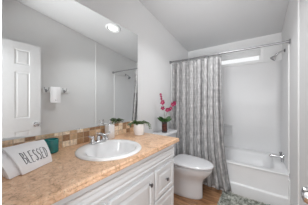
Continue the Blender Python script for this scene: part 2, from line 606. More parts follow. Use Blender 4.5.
# ------------------------------------------------------------------ open six-panel door
XF, XBK = 1.440, 1.475
DY0, DY1 = 0.082, 0.795
PAN_Y = [(0.205, 0.368), (0.505, 0.668)]
PAN_Z = [(0.22, 0.812), (0.99, 1.63), (1.732, 1.94)]
bm = BM()
ys = [DY0] + [q for p in PAN_Y for q in p] + [DY1]
zs = [0.012] + [q for p in PAN_Z for q in p] + [2.04]
for xs_, sg in ((XF, 1), (XBK, -1)):
    for i in range(5):
        for j in range(7):
            a, c, d, e = ys[i], ys[i + 1], zs[j], zs[j + 1]
            if i in (1, 3) and j in (1, 3, 5):
                steps = [(0, 0), (0.009, 0.0045), (0.016, 0.0045), (0.034, 0.0012)]
                lps = [[(xs_ + sg * dd, a + s_, d + s_), (xs_ + sg * dd, c - s_, d + s_), (xs_ + sg * dd, c - s_, e - s_), (xs_ + sg * dd, a + s_, e - s_)] for s_, dd in steps]
                lps = [[p for p in lp] for lp in lps]
                loft(bm, lps, True, False, True)
            else:
                bm.faces.new([bm.verts.new(p) for p in ((xs_, a, d), (xs_, c, d), (xs_, c, e), (xs_, a, e))])
for f in (((XF, DY0, zs[0]), (XBK, DY0, zs[0]), (XBK, DY0, zs[-1]), (XF, DY0, zs[-1])), ((XF, DY1, zs[0]), (XBK, DY1, zs[0]), (XBK, DY1, zs[-1]), (XF, DY1, zs[-1])),
          ((XF, DY0, zs[-1]), (XBK, DY0, zs[-1]), (XBK, DY1, zs[-1]), (XF, DY1, zs[-1])), ((XF, DY0, zs[0]), (XBK, DY0, zs[0]), (XBK, DY1, zs[0]), (XF, DY1, zs[0]))):
    bm.faces.new([bm.verts.new(p) for p in f])
bmesh.ops.remove_doubles(bm, verts=bm.verts, dist=0.0002)
door = struct('door_1', bm, 'door', label='white six-panel door standing open against the right wall', cat='door')
bm = BM()
lathe(bm, (XF, 0.735, 0.893), (-1, 0, 0), [(0.033, 0), (0.033, 0.006), (0.028, 0.010), (0.013, 0.014), (0.012, 0.030), (0.022, 0.038),
                                           (0.0275, 0.050), (0.028, 0.060), (0.024, 0.069), (0.012, 0.073), (0.0, 0.0735)], 28)
part('door_knob', bm, 'chrome', door, True, 'round polished metal knob of the open door')
bm = BM()
box(bm, XF + 0.006, XBK - 0.006, DY1 - 0.001, DY1 + 0.0015, 0.865, 0.925, 0.001)
lathe(bm, ((XF + XBK) / 2, DY1, 0.895), (0, 1, 0), [(0.008, 0), (0.008, 0.008), (0.005, 0.011)], 12)
part('latch', bm, 'steel', door)

# ------------------------------------------------------------------ mirror
mi = thing('wall_mirror', 'large frameless mirror on the left wall above the vanity', 'mirror', (0.003, 0.75, 0.99))
MY0, MY1, MZ0, MZ1 = 0.082, 1.3705, 0.989, 2.0563
bm = BM()
bm.faces.new([bm.verts.new(p) for p in ((0.0065, MY0, MZ0), (0.0065, MY1, MZ0), (0.0065, MY1, MZ1), (0.0065, MY0, MZ1))])
part('mirror_glass', bm, 'mirror', mi)
bm = BM()
box(bm, 0.001, 0.0062, MY0, MY1, MZ0, MZ1)
part('mirror_back', bm, 'mirror_edge', mi)

# ------------------------------------------------------------------ vanity cabinet
CT = 0.865                                           # countertop height
VX, VY0, VY1 = 0.556, 0.082, 1.288
van = thing('vanity_cabinet', 'white raised-panel vanity cabinet under the tan countertop', 'cabinet', (0.28, 0.69, 0))
bm = BM()
box(bm, 0.004, VX - 0.018, VY0, VY0 + 0.016, 0, 0.825)
box(bm, 0.004, VX - 0.018, VY1 - 0.016, VY1, 0, 0.825, 0.001)
box(bm, 0.004, VX - 0.018, VY0 + 0.016, VY1 - 0.016, 0.09, 0.105)
box(bm, 0.004, 0.012, VY0 + 0.016, VY1 - 0.016, 0.105, 0.825)
box(bm, VX - 0.08, VX - 0.065, VY0 + 0.016, VY1 - 0.016, 0.0, 0.09)
part('body', bm, 'cabinet', van)
bm = BM()
box(bm, VX - 0.018, VX, VY0, VY1, 0.09, 0.826, 0.001)
part('face_frame', bm, 'cabinet', van)
STEPS = [(0, 0.0), (0, 0.014), (0.006, 0.019), (0.040, 0.019), (0.048, 0.011), (0.054, 0.011), (0.078, 0.0185), (0.080, 0.019)]
SMALL = [(0, 0.0), (0, 0.014), (0.006, 0.019), (0.034, 0.019), (0.041, 0.011), (0.046, 0.011), (0.062, 0.0185), (0.064, 0.019)]
LOW = [(0, 0.0), (0, 0.012), (0.008, 0.018), (0.016, 0.018), (0.021, 0.013), (0.025, 0.013), (0.038, 0.0185), (0.0385, 0.0188)]


def front(name, y0, y1, z0, z1, steps, knob=None):
    bm = BM()
    panel_loops(bm, (VX, y0, z0), (0, 1, 0), (0, 0, 1), (1, 0, 0), y1 - y0, z1 - z0, steps)
    o = part(name, bm, 'cabinet', van)
    if knob:
        bm = BM()
        lathe(bm, (VX + 0.0185, knob[0], knob[1]), (1, 0, 0), [(0.008, 0), (0.0065, 0.003), (0.005, 0.010), (0.010, 0.015), (0.0145, 0.020), (0.0145, 0.024), (0.009, 0.028), (0, 0.029)], 18)
        part('knob', bm, 'nickel', o, True, 'dark metal knob')
    return o


front('false_front', 0.09, 1.277, 0.693, 0.778, LOW)
front('door', 0.092, 0.498, 0.115, 0.665, STEPS)
front('door', 0.518, 0.937, 0.115, 0.665, STEPS, (0.876, 0.598))
front('drawer', 0.962, 1.262, 0.428, 0.660, SMALL, (1.112, 0.543))
front('drawer', 0.962, 1.262, 0.186, 0.414, SMALL, (1.112, 0.30))

# ------------------------------------------------------------------ countertop with a round cut-out
SKX, SKY = 0.330, 0.706
cxi, cyi = 0.586, 1.308
y_lo = 0.080
bm = BM()
corner = [math.atan2(cy_ - SKY, cx_ - SKX) % (2 * pi) for cx_, cy_ in ((cxi, cyi), (0.0005, cyi), (0.0005, y_lo), (cxi, y_lo))]
angs = sorted([2 * pi * i / 72 + 0.003 for i in range(72)] + corner)


def hit(a):
    dx, dy = cos(a), sin(a)
    ts = []
    if dx > 1e-9:
        ts.append((cxi - SKX) / dx)
    if dx < -1e-9:
        ts.append((0.0005 - SKX) / dx)
    if dy > 1e-9:
        ts.append((cyi - SKY) / dy)
    if dy < -1e-9:
        ts.append((y_lo - SKY) / dy)
    t = min(ts)
    return SKX + dx * t, SKY + dy * t


outer = [hit(a) for a in angs]
loops = [[(SKX + 0.212 * cos(a), SKY + 0.212 * sin(a), CT - 0.036) for a in angs],
         [(SKX + 0.212 * cos(a), SKY + 0.212 * sin(a), CT) for a in angs]]
for d, dz in ((0, 0), (0.006, -0.001), (0.011, -0.004), (0.014, -0.009), (0.0145, -0.013), (0.011, -0.0165), (0.013, -0.020), (0.0165, -0.025), (0.0165, -0.032), (0.014, -0.036), (-0.03, -0.036)):
    loops.append([(x + (d if x > cxi - 1e-6 else 0), y + (d if y > cyi - 1e-6 else 0), CT + dz) for x, y in outer])
loft(bm, loops + [loops[0]], True)
bmesh.ops.remove_doubles(bm, verts=bm.verts, dist=0.00005)
single('countertop', bm, 'laminate', 'tan speckled stone-look countertop with a moulded front edge', 'countertop', True)

bm = BM()
box(bm, 0.0005, 0.011, 0.082, 1.335, CT + 0.0004, 0.9872, 0.0015)
single('tile_backsplash', bm, 'mosaic', 'band of tan and brown mosaic tile between countertop and mirror', 'backsplash')

# sink
sk = thing('sink', 'round white drop-in sink in the tan countertop', 'sink', (SKX, SKY, CT))
bm = BM()
lps = []
for ox, rx, ry, zz in ((0, 0.2345, 0.2345, CT + 0.0005), (0, 0.236, 0.236, CT + 0.005), (0, 0.233, 0.233, CT + 0.011), (0, 0.224, 0.224, CT + 0.0155), (0, 0.214, 0.214, CT + 0.0162),
                       (0.026, 0.172, 0.196, CT + 0.015), (0.027, 0.165, 0.188, CT + 0.010), (0.027, 0.158, 0.181, CT - 0.004), (0.027, 0.148, 0.17, CT - 0.045),
                       (0.027, 0.118, 0.138, CT - 0.092), (0.027, 0.07, 0.08, CT - 0.112), (0.027, 0.024, 0.024, CT - 0.118), (0.027, 0.0005, 0.0005, CT - 0.118)):
    lps.append([(SKX + ox + rx * cos(2 * pi * i / 64), SKY + ry * sin(2 * pi * i / 64), zz) for i in range(64)])
loft(bm, lps, True)
part('basin', bm, 'porcelain', sk, True)
bm = BM()
lathe(bm, (SKX + 0.027, SKY, CT - 0.1178), (0, 0, 1), [(0.022, 0), (0.022, 0.003), (0.017, 0.004), (0.015, 0.002), (0, 0.002)], 20)
part('drain', bm, 'chrome', sk, True)

# faucet
FX, FY, FZ = 0.148, 0.725, CT + 0.0164
fa = thing('faucet', 'chrome two-handle faucet at the back of the round sink', 'faucet', (FX, FY, FZ))
bm = BM()
loft(bm, [[(FX + sx * s, FY + sy * s, FZ + h) for sx, sy in [(0.026 * cos(t) * 1.0, 0.052 * (1 if sin(t) > 0 else -1) + 0.026 * sin(t)) for t in [2 * pi * (i + 0.5) / 28 for i in range(28)]]] for s, h in ((1, 0), (1, 0.010), (0.9, 0.016), (0.75, 0.018))], True, True, True)
part('base', bm, 'chrome', fa, True)
bm = BM()
tube(bm, bez((FX, FY, FZ + 0.016), (FX, FY, FZ + 0.085), (FX + 0.035, FY, FZ + 0.085), (FX + 0.115, FY, FZ + 0.052), 14), [0.017, 0.0165, 0.016, 0.0155, 0.015, 0.0145, 0.014, 0.0135, 0.013, 0.0125, 0.012, 0.012, 0.012, 0.012, 0.0115], 14)
lathe(bm, (FX + 0.112, FY, FZ + 0.056), (0.15, 0, -1), [(0.010, 0), (0.0105, 0.018), (0.009, 0.02)], 14)
part('spout', bm, 'chrome', fa, True)
for s in (-1, 1):
    bm = BM()
    y = FY + s * 0.052
    lathe(bm, (FX, y, FZ + 0.015), (0, 0, 1), [(0.021, 0), (0.019, 0.012), (0.015, 0.024), (0.017, 0.030), (0.016, 0.040), (0.008, 0.045), (0, 0.046)], 18)
    tube(bm, [(FX, y, FZ + 0.052), (FX + 0.02, y + s * 0.024, FZ + 0.060), (FX + 0.03, y + s * 0.048, FZ + 0.072)], [0.007, 0.006, 0.0075], 10)
    part('handle', bm, 'chrome', fa, True)
bm = BM()
tube(bm, [(FX - 0.018, FY, FZ + 0.016), (FX - 0.018, FY, FZ + 0.07)], 0.0028, 8)
lathe(bm, (FX - 0.018, FY, FZ + 0.068), (0, 0, 1), [(0.003, 0), (0.006, 0.004), (0.005, 0.011), (0, 0.013)], 10)
part('lift_rod', bm, 'chrome', fa, True)

# ------------------------------------------------------------------ soap dispenser
QX, QY = 0.062, 0.906
sd = thing('soap_dispenser', 'square white soap dispenser standing against the mosaic tile beside the faucet', 'dispenser', (QX, QY, CT))
bm = BM()
lps = [rrect(QX - h, QX + h, QY - h, QY + h, 0.008, CT + zz, 4) for h, zz in ((0.033, 0.0005), (0.035, 0.003), (0.035, 0.126), (0.033, 0.131), (0.029, 0.133))]
loft(bm, lps, True, True, True)
part('bottle', bm, 'white_plastic', sd, True)
bm = BM()
lathe(bm, (QX, QY, CT + 0.1328), (0, 0, 1), [(0.013, 0), (0.013, 0.010), (0.006, 0.012), (0.0045, 0.030), (0.009, 0.032), (0.009, 0.042), (0, 0.043)], 16)
tube(bm, [(QX, QY, CT + 0.170), (QX + 0.03, QY - 0.008, CT + 0.170), (QX + 0.038, QY - 0.010, CT + 0.163)], 0.004, 8)
part('pump', bm, 'chrome', sd, True, 'chrome pump head')

# ------------------------------------------------------------------ teal candle jar
JX, JY = 0.060, 0.413
jr = thing('candle_jar', 'round teal glass candle jar behind the rolled white towel', 'jar', (JX, JY, CT))
bm = BM()
lathe(bm, (JX, JY, CT + 0.0004), (0, 0, 1), [(0.036, 0), (0.044, 0.005), (0.046, 0.020), (0.046, 0.088), (0.0445, 0.094), (0.042, 0.0945), (0.0405, 0.092), (0.0405, 0.076), (0, 0.075)], 32)
part('jar_glass', bm, 'teal', jr, True)
bm = BM()
lathe(bm, (JX, JY, CT + 0.0755), (0, 0, 1), [(0.040, 0), (0.040, 0.004), (0.02, 0.003), (0, 0.003)], 28)
part('wax', bm, 'wax', jr, True)

# ------------------------------------------------------------------ folded towel with lettering
def lerp(a, c, t):
    return Vector(a) * (1 - t) + Vector(c) * t


def spline(pts, n):
    pts = [Vector(p) for p in pts]
    P = [pts[0] * 2 - pts[1]] + pts + [pts[-1] * 2 - pts[-2]]
    L = [0]
    out = []
    m_ = len(pts) - 1
    for i in range(n + 1):
        t = i / n * m_
        k = min(int(t), m_ - 1)
        u = t - k
        p0, p1, p2, p3 = P[k:k + 4]
        out.append(0.5 * ((2 * p1) + (p2 - p0) * u + (2 * p0 - 5 * p1 + 4 * p2 - p3) * u * u + (3 * p1 - p0 - 3 * p2 + p3) * u ** 3))
    return out


# outer flap: profile from the front hem over the ridge and down at the back
PR_R = [(0.247, 0.354, 0.868), (0.238, 0.352, 0.900), (0.200, 0.352, 0.938), (0.150, 0.354, 0.966), (0.104, 0.356, 0.976), (0.068, 0.358, 0.966), (0.046, 0.360, 0.935), (0.038, 0.360, 0.890)]
PR_L = [(0.318, 0.204, 0.868), (0.305, 0.194, 0.905), (0.262, 0.178, 0.944), (0.210, 0.164, 0.970), (0.160, 0.154, 0.979), (0.112, 0.148, 0.968), (0.084, 0.146, 0.936), (0.072, 0.146, 0.890)]
NP = 28
cr, cl = spline(PR_R, NP), spline(PR_L, NP)


def flap(u, v, off=0.0):
    """u: along the text 0..1 left to right, v: 0 front hem .. 1 back"""
    k = min(int(v * NP), NP - 1)
    f = v * NP - k
    P = lambda uu, kk: lerp(cl[kk], cr[kk], uu)
    p = P(u, k) * (1 - f) + P(u, k + 1) * f
    e1 = P(1, k) - P(0, k)
    e2 = P(u, k + 1) - P(u, k)
    n = e1.cross(e2).normalized()
    if n.z < 0 and v < 0.5:
        n = -n
    return p + n * (off + 0.0012 * sin(u * 9 + v * 4))


tw = thing('folded_towel', 'white folded towel with grey BLESSED lettering on the countertop', 'towel', (0.2, 0.25, CT))
bm = BM()
NU = 24
lo_rows, hi_rows = [], []
T_ = 0.013
for i in range(NU + 1):
    u = i / NU
    top = [flap(u, j / NP) for j in range(NP + 1)]
    cen = sum(top, Vector()) / len(top)
    cen.z = CT + 0.02
    bot = [p + (cen - p).normalized() * T_ for p in top]
    for q in bot:
        q.z = max(q.z, CT + 0.001)
    for q in top:
        q.z = max(q.z, CT + 0.001)
    r_ = 0.6 * T_
    lo_rows.append(top + list(reversed(bot)))
loft(bm, lo_rows, True, True, True)
bmesh.ops.bevel(bm, geom=[e for e in bm.edges if len(e.link_faces) == 2 and e.calc_face_angle(0) > 1.0], offset=0.0035, segments=3, affect='EDGES')
part('flap', bm, 'terry', tw, True)
# rolled inner layers, showing at the left end
dirv = (Vector(PR_L[0]) - Vector(PR_R[0])).normalized()
for nm, sc, ext, th in (('inner_fold', 0.86, 0.045, 0.016), ('inner_fold', 0.60, 0.038, 0.016), ('inner_fold', 0.32, 0.030, 0.012)):
    bm = BM()
    rows = []
    for i in range(13):
        u = i / 12
        base = [lerp(cl[j], cr[j], u * 0.96) for j in range(NP + 1)]
        cen = sum(base, Vector()) / len(base)
        cen.z = CT
        shift = dirv * ext * (1 - u)
        def pt(p, s):
            q = cen + (p - cen) * s + shift
            q.z = max(CT + 0.001, q.z)
            return q
        hgt = 0.11
        rows.append([pt(p, sc) for p in base] + [pt(p, sc - th / 0.075) for p in reversed(base)])
    loft(bm, rows, True, True, True)
    bmesh.ops.bevel(bm, geom=[e for e in bm.edges if len(e.link_faces) == 2 and e.calc_face_angle(0) > 1.0], offset=0.003, segments=2, affect='EDGES')
    part(nm, bm, 'terry', tw, True)
GL = {'B': [[(0, 0), (0, 1)], [(0, 1), (.6, .9), (.65, .68), (0, .55)], [(0, .55), (.8, .42), (.8, .12), (0, 0)]],
      'L': [[(0, 1), (0, 0), (.7, .02)]],
      'E': [[(.75, 1), (0, 1), (0, 0), (.75, 0)], [(0, .52), (.6, .52)]],
      'S': [[(.75, .88), (.4, 1), (.05, .82), (.2, .58), (.65, .42), (.75, .16), (.4, 0), (0, .12)]],
      'D': [[(0, 0), (0, 1), (.5, .88), (.8, .5), (.5, .1), (0, 0)]]}
bm = BM()
txt = 'BLESSED'
u0, u1, v0, v1 = 0.20, 0.93, 0.15, 0.335
for i, ch in enumerate(txt):
    ua = u0 + (u1 - u0) * i / len(txt)
    du = (u1 - u0) / len(txt) * 0.80
    for st in GL[ch]:
        dense = []
        for a, c in zip(st, st[1:]):
            for k in range(4):
                dense.append((a[0] + (c[0] - a[0]) * k / 4, a[1] + (c[1] - a[1]) * k / 4))
        dense.append(st[-1])
        tube(bm, [flap(ua + du * a, v0 + (v1 - v0) * c, 0.0006) for a, c in dense], 0.0017, 6)
part('lettering', bm, 'ink', tw, True, 'tall thin grey letters spelling BLESSED')

# ------------------------------------------------------------------ potted plant
PX, PY = 0.190, 1.195
pp = thing('potted_plant', 'leafy green plant in a small white pot on the countertop end', 'plant', (PX, PY, CT))
bm = BM()
lathe(bm, (PX, PY, CT + 0.0004), (0, 0, 1), [(0.046, 0), (0.050, 0.003), (0.0585, 0.06), (0.060, 0.112), (0.058, 0.122), (0.055, 0.122), (0.053, 0.110), (0, 0.108)], 32)
part('pot', bm, 'white_plastic', pp, True)
bm = BM()
lathe(bm, (PX, PY, CT + 0.1085), (0, 0, 1), [(0.052, 0), (0.05, 0.004), (0.02, 0.008), (0, 0.008)], 20)
part('soil', bm, 'soil', pp, True)


def leaf(bm, p, d, up, L, wd, curl=0.3):
    p, d, up = Vector(p), Vector(d).normalized(), Vector(up)
    side = d.cross(up).normalized()
    nrm = side.cross(d).normalized()
    rows = []
    for t, wf in ((0, .12), (.2, .7), (.45, 1), (.7, .8), (.9, .35), (1, .04)):
        c = p + d * (L * t) - Vector((0, 0, 1)) * (curl * L * t * t)
        rows.append([c - side * wd * wf + nrm * wd * wf * 0.35, c, c + side * wd * wf + nrm * wd * wf * 0.35])
    rr = [[bm.verts.new(q) for q in r] for r in rows]
    for a, c in zip(rr, rr[1:]):
        for k in range(2):
            bm.faces.new((a[k], a[k + 1], c[k + 1], c[k]))


rnd = random.Random(11)
bm = BM()
sb = BM()
top = Vector((PX, PY, CT + 0.116))
for i in range(40):
    a = rnd.uniform(0, 2 * pi)
    r0 = rnd.uniform(0.0, 0.046)
    p = top + Vector((cos(a) * r0, sin(a) * r0, 0))
    a2 = a + rnd.uniform(-.5, .5)
    hgt = rnd.uniform(0.004, 0.030)
    q = p + Vector((cos(a2) * 0.022, sin(a2) * 0.022, hgt))
    tube(sb, [p, (p + q) / 2 + Vector((0, 0, 0.004)), q], 0.0015, 5)
    for k in range(2):
        aa = a2 + rnd.uniform(-1.2, 1.2)
        leaf(bm, q, (cos(aa), sin(aa), rnd.uniform(-0.1, 0.55)), (0, 0, 1), rnd.uniform(0.026, 0.044), rnd.uniform(0.010, 0.015), rnd.uniform(.1, .5))
for ang, ln, drop in ((1.0, 0.075, 0.055), (1.35, 0.06, 0.03), (-2.2, 0.07, 0.01), (-1.9, 0.06, 0.02), (-2.6, 0.05, 0.015), (0.5, 0.06, 0.05)):
    p = top + Vector((cos(ang) * 0.045, sin(ang) * 0.045, 0.004))
    pts = bez(p, p + Vector((cos(ang) * ln * .5, sin(ang) * ln * .5, 0.022)), p + Vector((cos(ang) * ln, sin(ang) * ln, 0.01)), p + Vector((cos(ang) * ln, sin(ang) * ln, -drop)), 8)
    tube(sb, pts, 0.0014, 5)
    for k in range(2, 9):
        for s in (-1, 1):
            aa = ang + s * 1.0
            leaf(bm, pts[k], (cos(aa), sin(aa), 0.1), (0, 0, 1), rnd.uniform(0.018, 0.028), 0.008, 0.35)
part('foliage', bm, 'leaf', pp, True)
part('stems', sb, 'stem', pp, True)

# ------------------------------------------------------------------ toilet
TYC = 1.852
tl = thing('toilet', 'white one-piece-look toilet with closed lid beside the vanity', 'toilet', (0.4, TYC, 0))


def egg(xb, xf, hw, z, n=40, sq=3.2):
    """bowl outline: squarish back at xb, rounded front at xf"""
    out = []
    xm = xb + (xf - xb) * 0.42
    for i in range(n):
        a = 2 * pi * i / n
        c, s = cos(a), sin(a)
        if c >= 0:
            x = xm + (xf - xm) * c
            y = hw * s
        else:
            e = 2 / sq
            x = xm - (xm - xb) * abs(c) ** e
            y = hw * (abs(s) ** e) * (1 if s >= 0 else -1)
        out.append((x, TYC + y, z))
    return out


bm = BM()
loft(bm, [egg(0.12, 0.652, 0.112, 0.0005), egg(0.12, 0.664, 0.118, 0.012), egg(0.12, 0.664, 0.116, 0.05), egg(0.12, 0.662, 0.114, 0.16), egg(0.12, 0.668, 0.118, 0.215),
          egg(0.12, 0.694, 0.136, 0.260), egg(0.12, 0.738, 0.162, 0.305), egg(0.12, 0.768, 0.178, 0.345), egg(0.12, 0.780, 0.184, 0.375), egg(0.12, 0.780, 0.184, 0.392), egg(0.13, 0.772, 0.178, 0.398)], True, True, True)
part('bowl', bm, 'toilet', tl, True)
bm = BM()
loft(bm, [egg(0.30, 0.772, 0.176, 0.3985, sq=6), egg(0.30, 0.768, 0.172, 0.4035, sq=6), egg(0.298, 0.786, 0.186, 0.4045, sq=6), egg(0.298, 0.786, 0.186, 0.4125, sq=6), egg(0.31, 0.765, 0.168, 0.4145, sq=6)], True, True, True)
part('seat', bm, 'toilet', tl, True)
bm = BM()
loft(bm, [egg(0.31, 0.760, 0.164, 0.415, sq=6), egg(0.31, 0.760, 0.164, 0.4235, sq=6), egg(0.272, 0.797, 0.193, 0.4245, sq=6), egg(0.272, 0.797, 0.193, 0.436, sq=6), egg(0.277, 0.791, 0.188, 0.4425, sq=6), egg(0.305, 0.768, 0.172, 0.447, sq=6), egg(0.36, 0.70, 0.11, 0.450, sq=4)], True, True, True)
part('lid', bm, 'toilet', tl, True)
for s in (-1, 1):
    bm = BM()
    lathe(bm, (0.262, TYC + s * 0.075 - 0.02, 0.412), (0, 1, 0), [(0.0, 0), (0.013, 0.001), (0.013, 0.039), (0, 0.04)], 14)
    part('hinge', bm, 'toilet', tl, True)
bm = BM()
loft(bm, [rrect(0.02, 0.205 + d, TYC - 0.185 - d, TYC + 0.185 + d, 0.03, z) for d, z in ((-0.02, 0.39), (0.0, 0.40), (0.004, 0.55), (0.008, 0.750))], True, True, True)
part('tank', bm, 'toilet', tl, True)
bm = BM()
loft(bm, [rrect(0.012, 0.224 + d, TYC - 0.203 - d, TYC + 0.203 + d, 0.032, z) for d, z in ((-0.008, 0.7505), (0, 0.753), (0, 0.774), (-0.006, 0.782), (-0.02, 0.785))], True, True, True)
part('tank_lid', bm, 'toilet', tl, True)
bm = BM()
lathe(bm, (0.21, TYC - 0.13, 0.68), (1, 0, 0), [(0.012, 0), (0.012, 0.006), (0.006, 0.012), (0, 0.013)], 14)
tube(bm, [(0.222, TYC - 0.13, 0.68), (0.226, TYC - 0.09, 0.676), (0.226, TYC - 0.05, 0.674)], [0.006, 0.005, 0.006], 8)
part('flush_lever', bm, 'chrome', tl, True)

# ------------------------------------------------------------------ orchid on the tank
OX, OY, OZ = 0.145, 1.785, 0.7852
oc = thing('orchid', 'magenta orchid in a red-brown cylinder vase on the toilet tank', 'plant', (OX, OY, OZ))
bm = BM()
lathe(bm, (OX, OY, OZ + 0.0003), (0, 0, 1), [(0.036, 0), (0.0385, 0.003), (0.0385, 0.134), (0.038, 0.155), (0.0345, 0.155), (0.0345, 0.138), (0, 0.137)], 28)
vz = part('vase', bm, 'vase', oc, True)
bm = BM()
lathe(bm, (OX, OY, OZ + 0.122), (0, 0, 1), [(0.0386, 0), (0.0393, 0.001), (0.0393, 0.031), (0.0386, 0.0325)], 28, False)
part('dark_band', bm, 'vase_dark', vz, True)
bm = BM()
lathe(bm, (OX, OY, OZ + 0.001), (0, 0, 1), [(0.0386, 0), (0.0393, 0.001), (0.0393, 0.024), (0.0386, 0.025)], 28, False)
part('dark_band', bm, 'vase_dark', vz, True)
bm = BM()
vt = Vector((OX, OY, OZ + 0.139))
for a, el, L in ((0.3, .5, .12), (1.2, .9, .10), (2.2, .6, .10), (3.1, .5, .12), (4.0, .7, .13), (5.0, .35, .12), (5.7, .9, .11), (-2.0, 1.2, .14), (0.8, 1.3, .13), (4.6, .8, .12)):
    leaf(bm, vt + Vector((cos(a) * 0.012, sin(a) * 0.012, 0)), (cos(a), sin(a), el + 0.5), (0.45, -0.65, 0.6), L * 1.15, 0.027, 0.3)
part('leaves', bm, 'leaf_dark', oc, True)
rt = Vector((cos(0.6235), sin(0.6235), 0))           # the sprays spread along this line across the room
back = Vector((-sin(0.6235), cos(0.6235), 0))
stems = [bez(vt, vt + Vector((0, 0, .14)) + rt * 0.005, vt + rt * -0.01 + Vector((0, 0, .24)), vt + rt * -0.06 + Vector((0, 0, .40)), 14),
         bez(vt, vt + Vector((0, 0, .12)) + rt * 0.02, vt + rt * 0.06 + Vector((0, 0, .25)), vt + rt * 0.165 + Vector((0, 0, .30)), 14)]
bm = BM()
for st in stems:
    tube(bm, st, 0.0022, 6)
part('stem', bm, 'stem', oc, True)
fl = []
for st, ts in ((stems[0], (14, 13, 12, 11, 10, 8)), (stems[1], (13, 12, 11, 9, 8, 7))):
    for k in ts:
        fl.append(st[k])
rnd = random.Random(5)
for i, p in enumerate(fl):
    small = i < 3
    R = 0.022 if small else 0.036
    c = p + rt * rnd.uniform(-.014, .014) + Vector((0, 0, rnd.uniform(-.016, .006))) - back * 0.008
    fd = (-back + rt * rnd.uniform(-.7, .7) + Vector((0, 0, rnd.uniform(-.4, .1)))).normalized()
    u, v = frame_for(fd)
    bm = BM()
    for k in range(5):
        a = 2 * pi * k / 5 + rnd.uniform(-.15, .15) + pi / 2
        d = (u * cos(a) + v * sin(a) + fd * 0.25).normalized()
        leaf(bm, c, d, fd, R, R * 0.40, 0.05)
    f = part('flower', bm, 'petal', oc, True)
    if not small:
        bm = BM()
        lathe(bm, c + fd * 0.001, fd, [(0.005, 0), (0.0062, 0.005), (0.003, 0.010), (0, 0.011)], 10)
        part('flower_center', bm, 'lip', f, True)

# ------------------------------------------------------------------ bathtub
TF, TBK, TR = 2.214, YB - 0.003, 0.404
tb = thing('bathtub', 'white alcove bathtub across the end of the room', 'bathtub', (W / 2, 2.6, 0))
bm = BM()
x0, x1 = 0.004, W - 0.004
lp = [rrect(x0, x1, TF + 0.004, TBK, 0.012, TR - 0.030), rrect(x0, x1, TF - 0.004, TBK, 0.012, TR - 0.022), rrect(x0, x1, TF - 0.005, TBK, 0.014, TR - 0.008),
      rrect(x0 + 0.003, x1 - 0.003, TF - 0.002, TBK - 0.003, 0.016, TR - 0.002), rrect(x0 + 0.01, x1 - 0.01, TF + 0.006, TBK - 0.01, 0.02, TR),
      rrect(0.12, 1.405, TF + 0.075, 2.845, 0.10, TR - 0.002), rrect(0.132, 1.395, TF + 0.086, 2.835, 0.10, TR - 0.012),
      rrect(0.18, 1.385, TF + 0.105, 2.79, 0.11, TR - 0.12), rrect(0.27, 1.36, TF + 0.130, 2.72, 0.12, 0.125), rrect(0.33, 1.33, TF + 0.17, 2.66, 0.12, 0.075), rrect(0.5, 1.0, TF + 0.28, 2.62, 0.05, 0.068)]
loft(bm, lp, True, False, True)
part('basin', bm, 'tub', tb, True)
bm = BM()
prism(bm, [(TF - 0.024, 0.0005), (TF - 0.024, 0.128), (TF - 0.021, 0.138), (TF - 0.012, 0.146), (TF - 0.004, 0.150), (TF + 0.001, 0.165), (TF + 0.001, TR - 0.024), (TF + 0.02, TR - 0.024), (TF + 0.02, 0.0005)], x0, x1, 'x')
part('apron', bm, 'tub', tb, True)

# ------------------------------------------------------------------ shower surround
su = thing('shower_surround', 'white moulded tub surround with faint tile pattern and soap dish', 'shower surround', (W / 2, 2.6, TR))
t_ = 0.010


def plan(ins, r):
    pts = [(W - ins, 2.232)]
    for i in range(9):
        a = pi / 2 * i / 8
        pts.append((W - ins - r + r * cos(a), YB - ins - r + r * sin(a)))
    for i in range(9):
        a = pi / 2 + pi / 2 * i / 8
        pts.append((ins + r + r * cos(a), YB - ins - r + r * sin(a)))
    pts.append((ins, 2.232))
    return pts


bm = BM()
f_, k_ = plan(t_, 0.07), plan(0.0008, 0.0015)
ST = 1.857
rows = [[(x, y, TR + 0.0008) for x, y in f_], [(x, y, ST - 0.012) for x, y in f_], [(x, y, ST - 0.003) for x, y in plan(t_ - 0.003, 0.068)], [(x, y, ST) for x, y in plan(t_ - 0.007, 0.066)], [(x, y, ST) for x, y in k_], [(x, y, TR + 0.0008) for x, y in k_]]
loft(bm, rows + [rows[0]], False)
bmesh.ops.remove_doubles(bm, verts=bm.verts, dist=0.00005)
part('wall_panel', bm, 'surround', su, True)
for xa, xb in ((W - 0.016, W - 0.0005), (0.0005, 0.016)):
    bm = BM()
    box(bm, xa, xb, 2.2335 - 0.002, 2.2335 + 0.022, TR + 0.001, 1.868, 0.004)
    part('flange', bm, 'trim', su)
sx0, sx1, sz0, sz1, sy = 0.71, 0.862, 0.60, 0.81, YB - t_ - 0.0003
bm = BM()
panel_loops(bm, (sx0, sy, sz0), (1, 0, 0), (0, 0, 1), (0, -1, 0), sx1 - sx0, sz1 - sz0, [(0, 0), (0.0, 0.010), (0.010, 0.024), (0.018, 0.026), (0.026, 0.014), (0.034, 0.012)])
sdish = part('soap_dish', bm, 'tub', su, True)
bm = BM()
tube(bm, [(sx0 + 0.012, sy - 0.020, 0.785), (sx0 + 0.014, sy - 0.052, 0.780), (sx1 - 0.014, sy - 0.052, 0.780), (sx1 - 0.012, sy - 0.020, 0.785)], 0.008, 10)
part('bar', bm, 'tub', sdish, True)
bm = BM()
box(bm, sx0 + 0.01, sx1 - 0.01, sy - 0.034, sy - 0.004, 0.612, 0.622, 0.004)
part('shelf', bm, 'tub', sdish)

# strip closing the edge of tub and wall down to the floor
bm = BM()
box(bm, W - 0.0145, W - 0.0005, 2.186, 2.2298, 0.0005, TR - 0.05, 0.003)
struct('trim_3', bm, 'trim', label='white filler strip between the tub apron and the right wall', cat='trim')

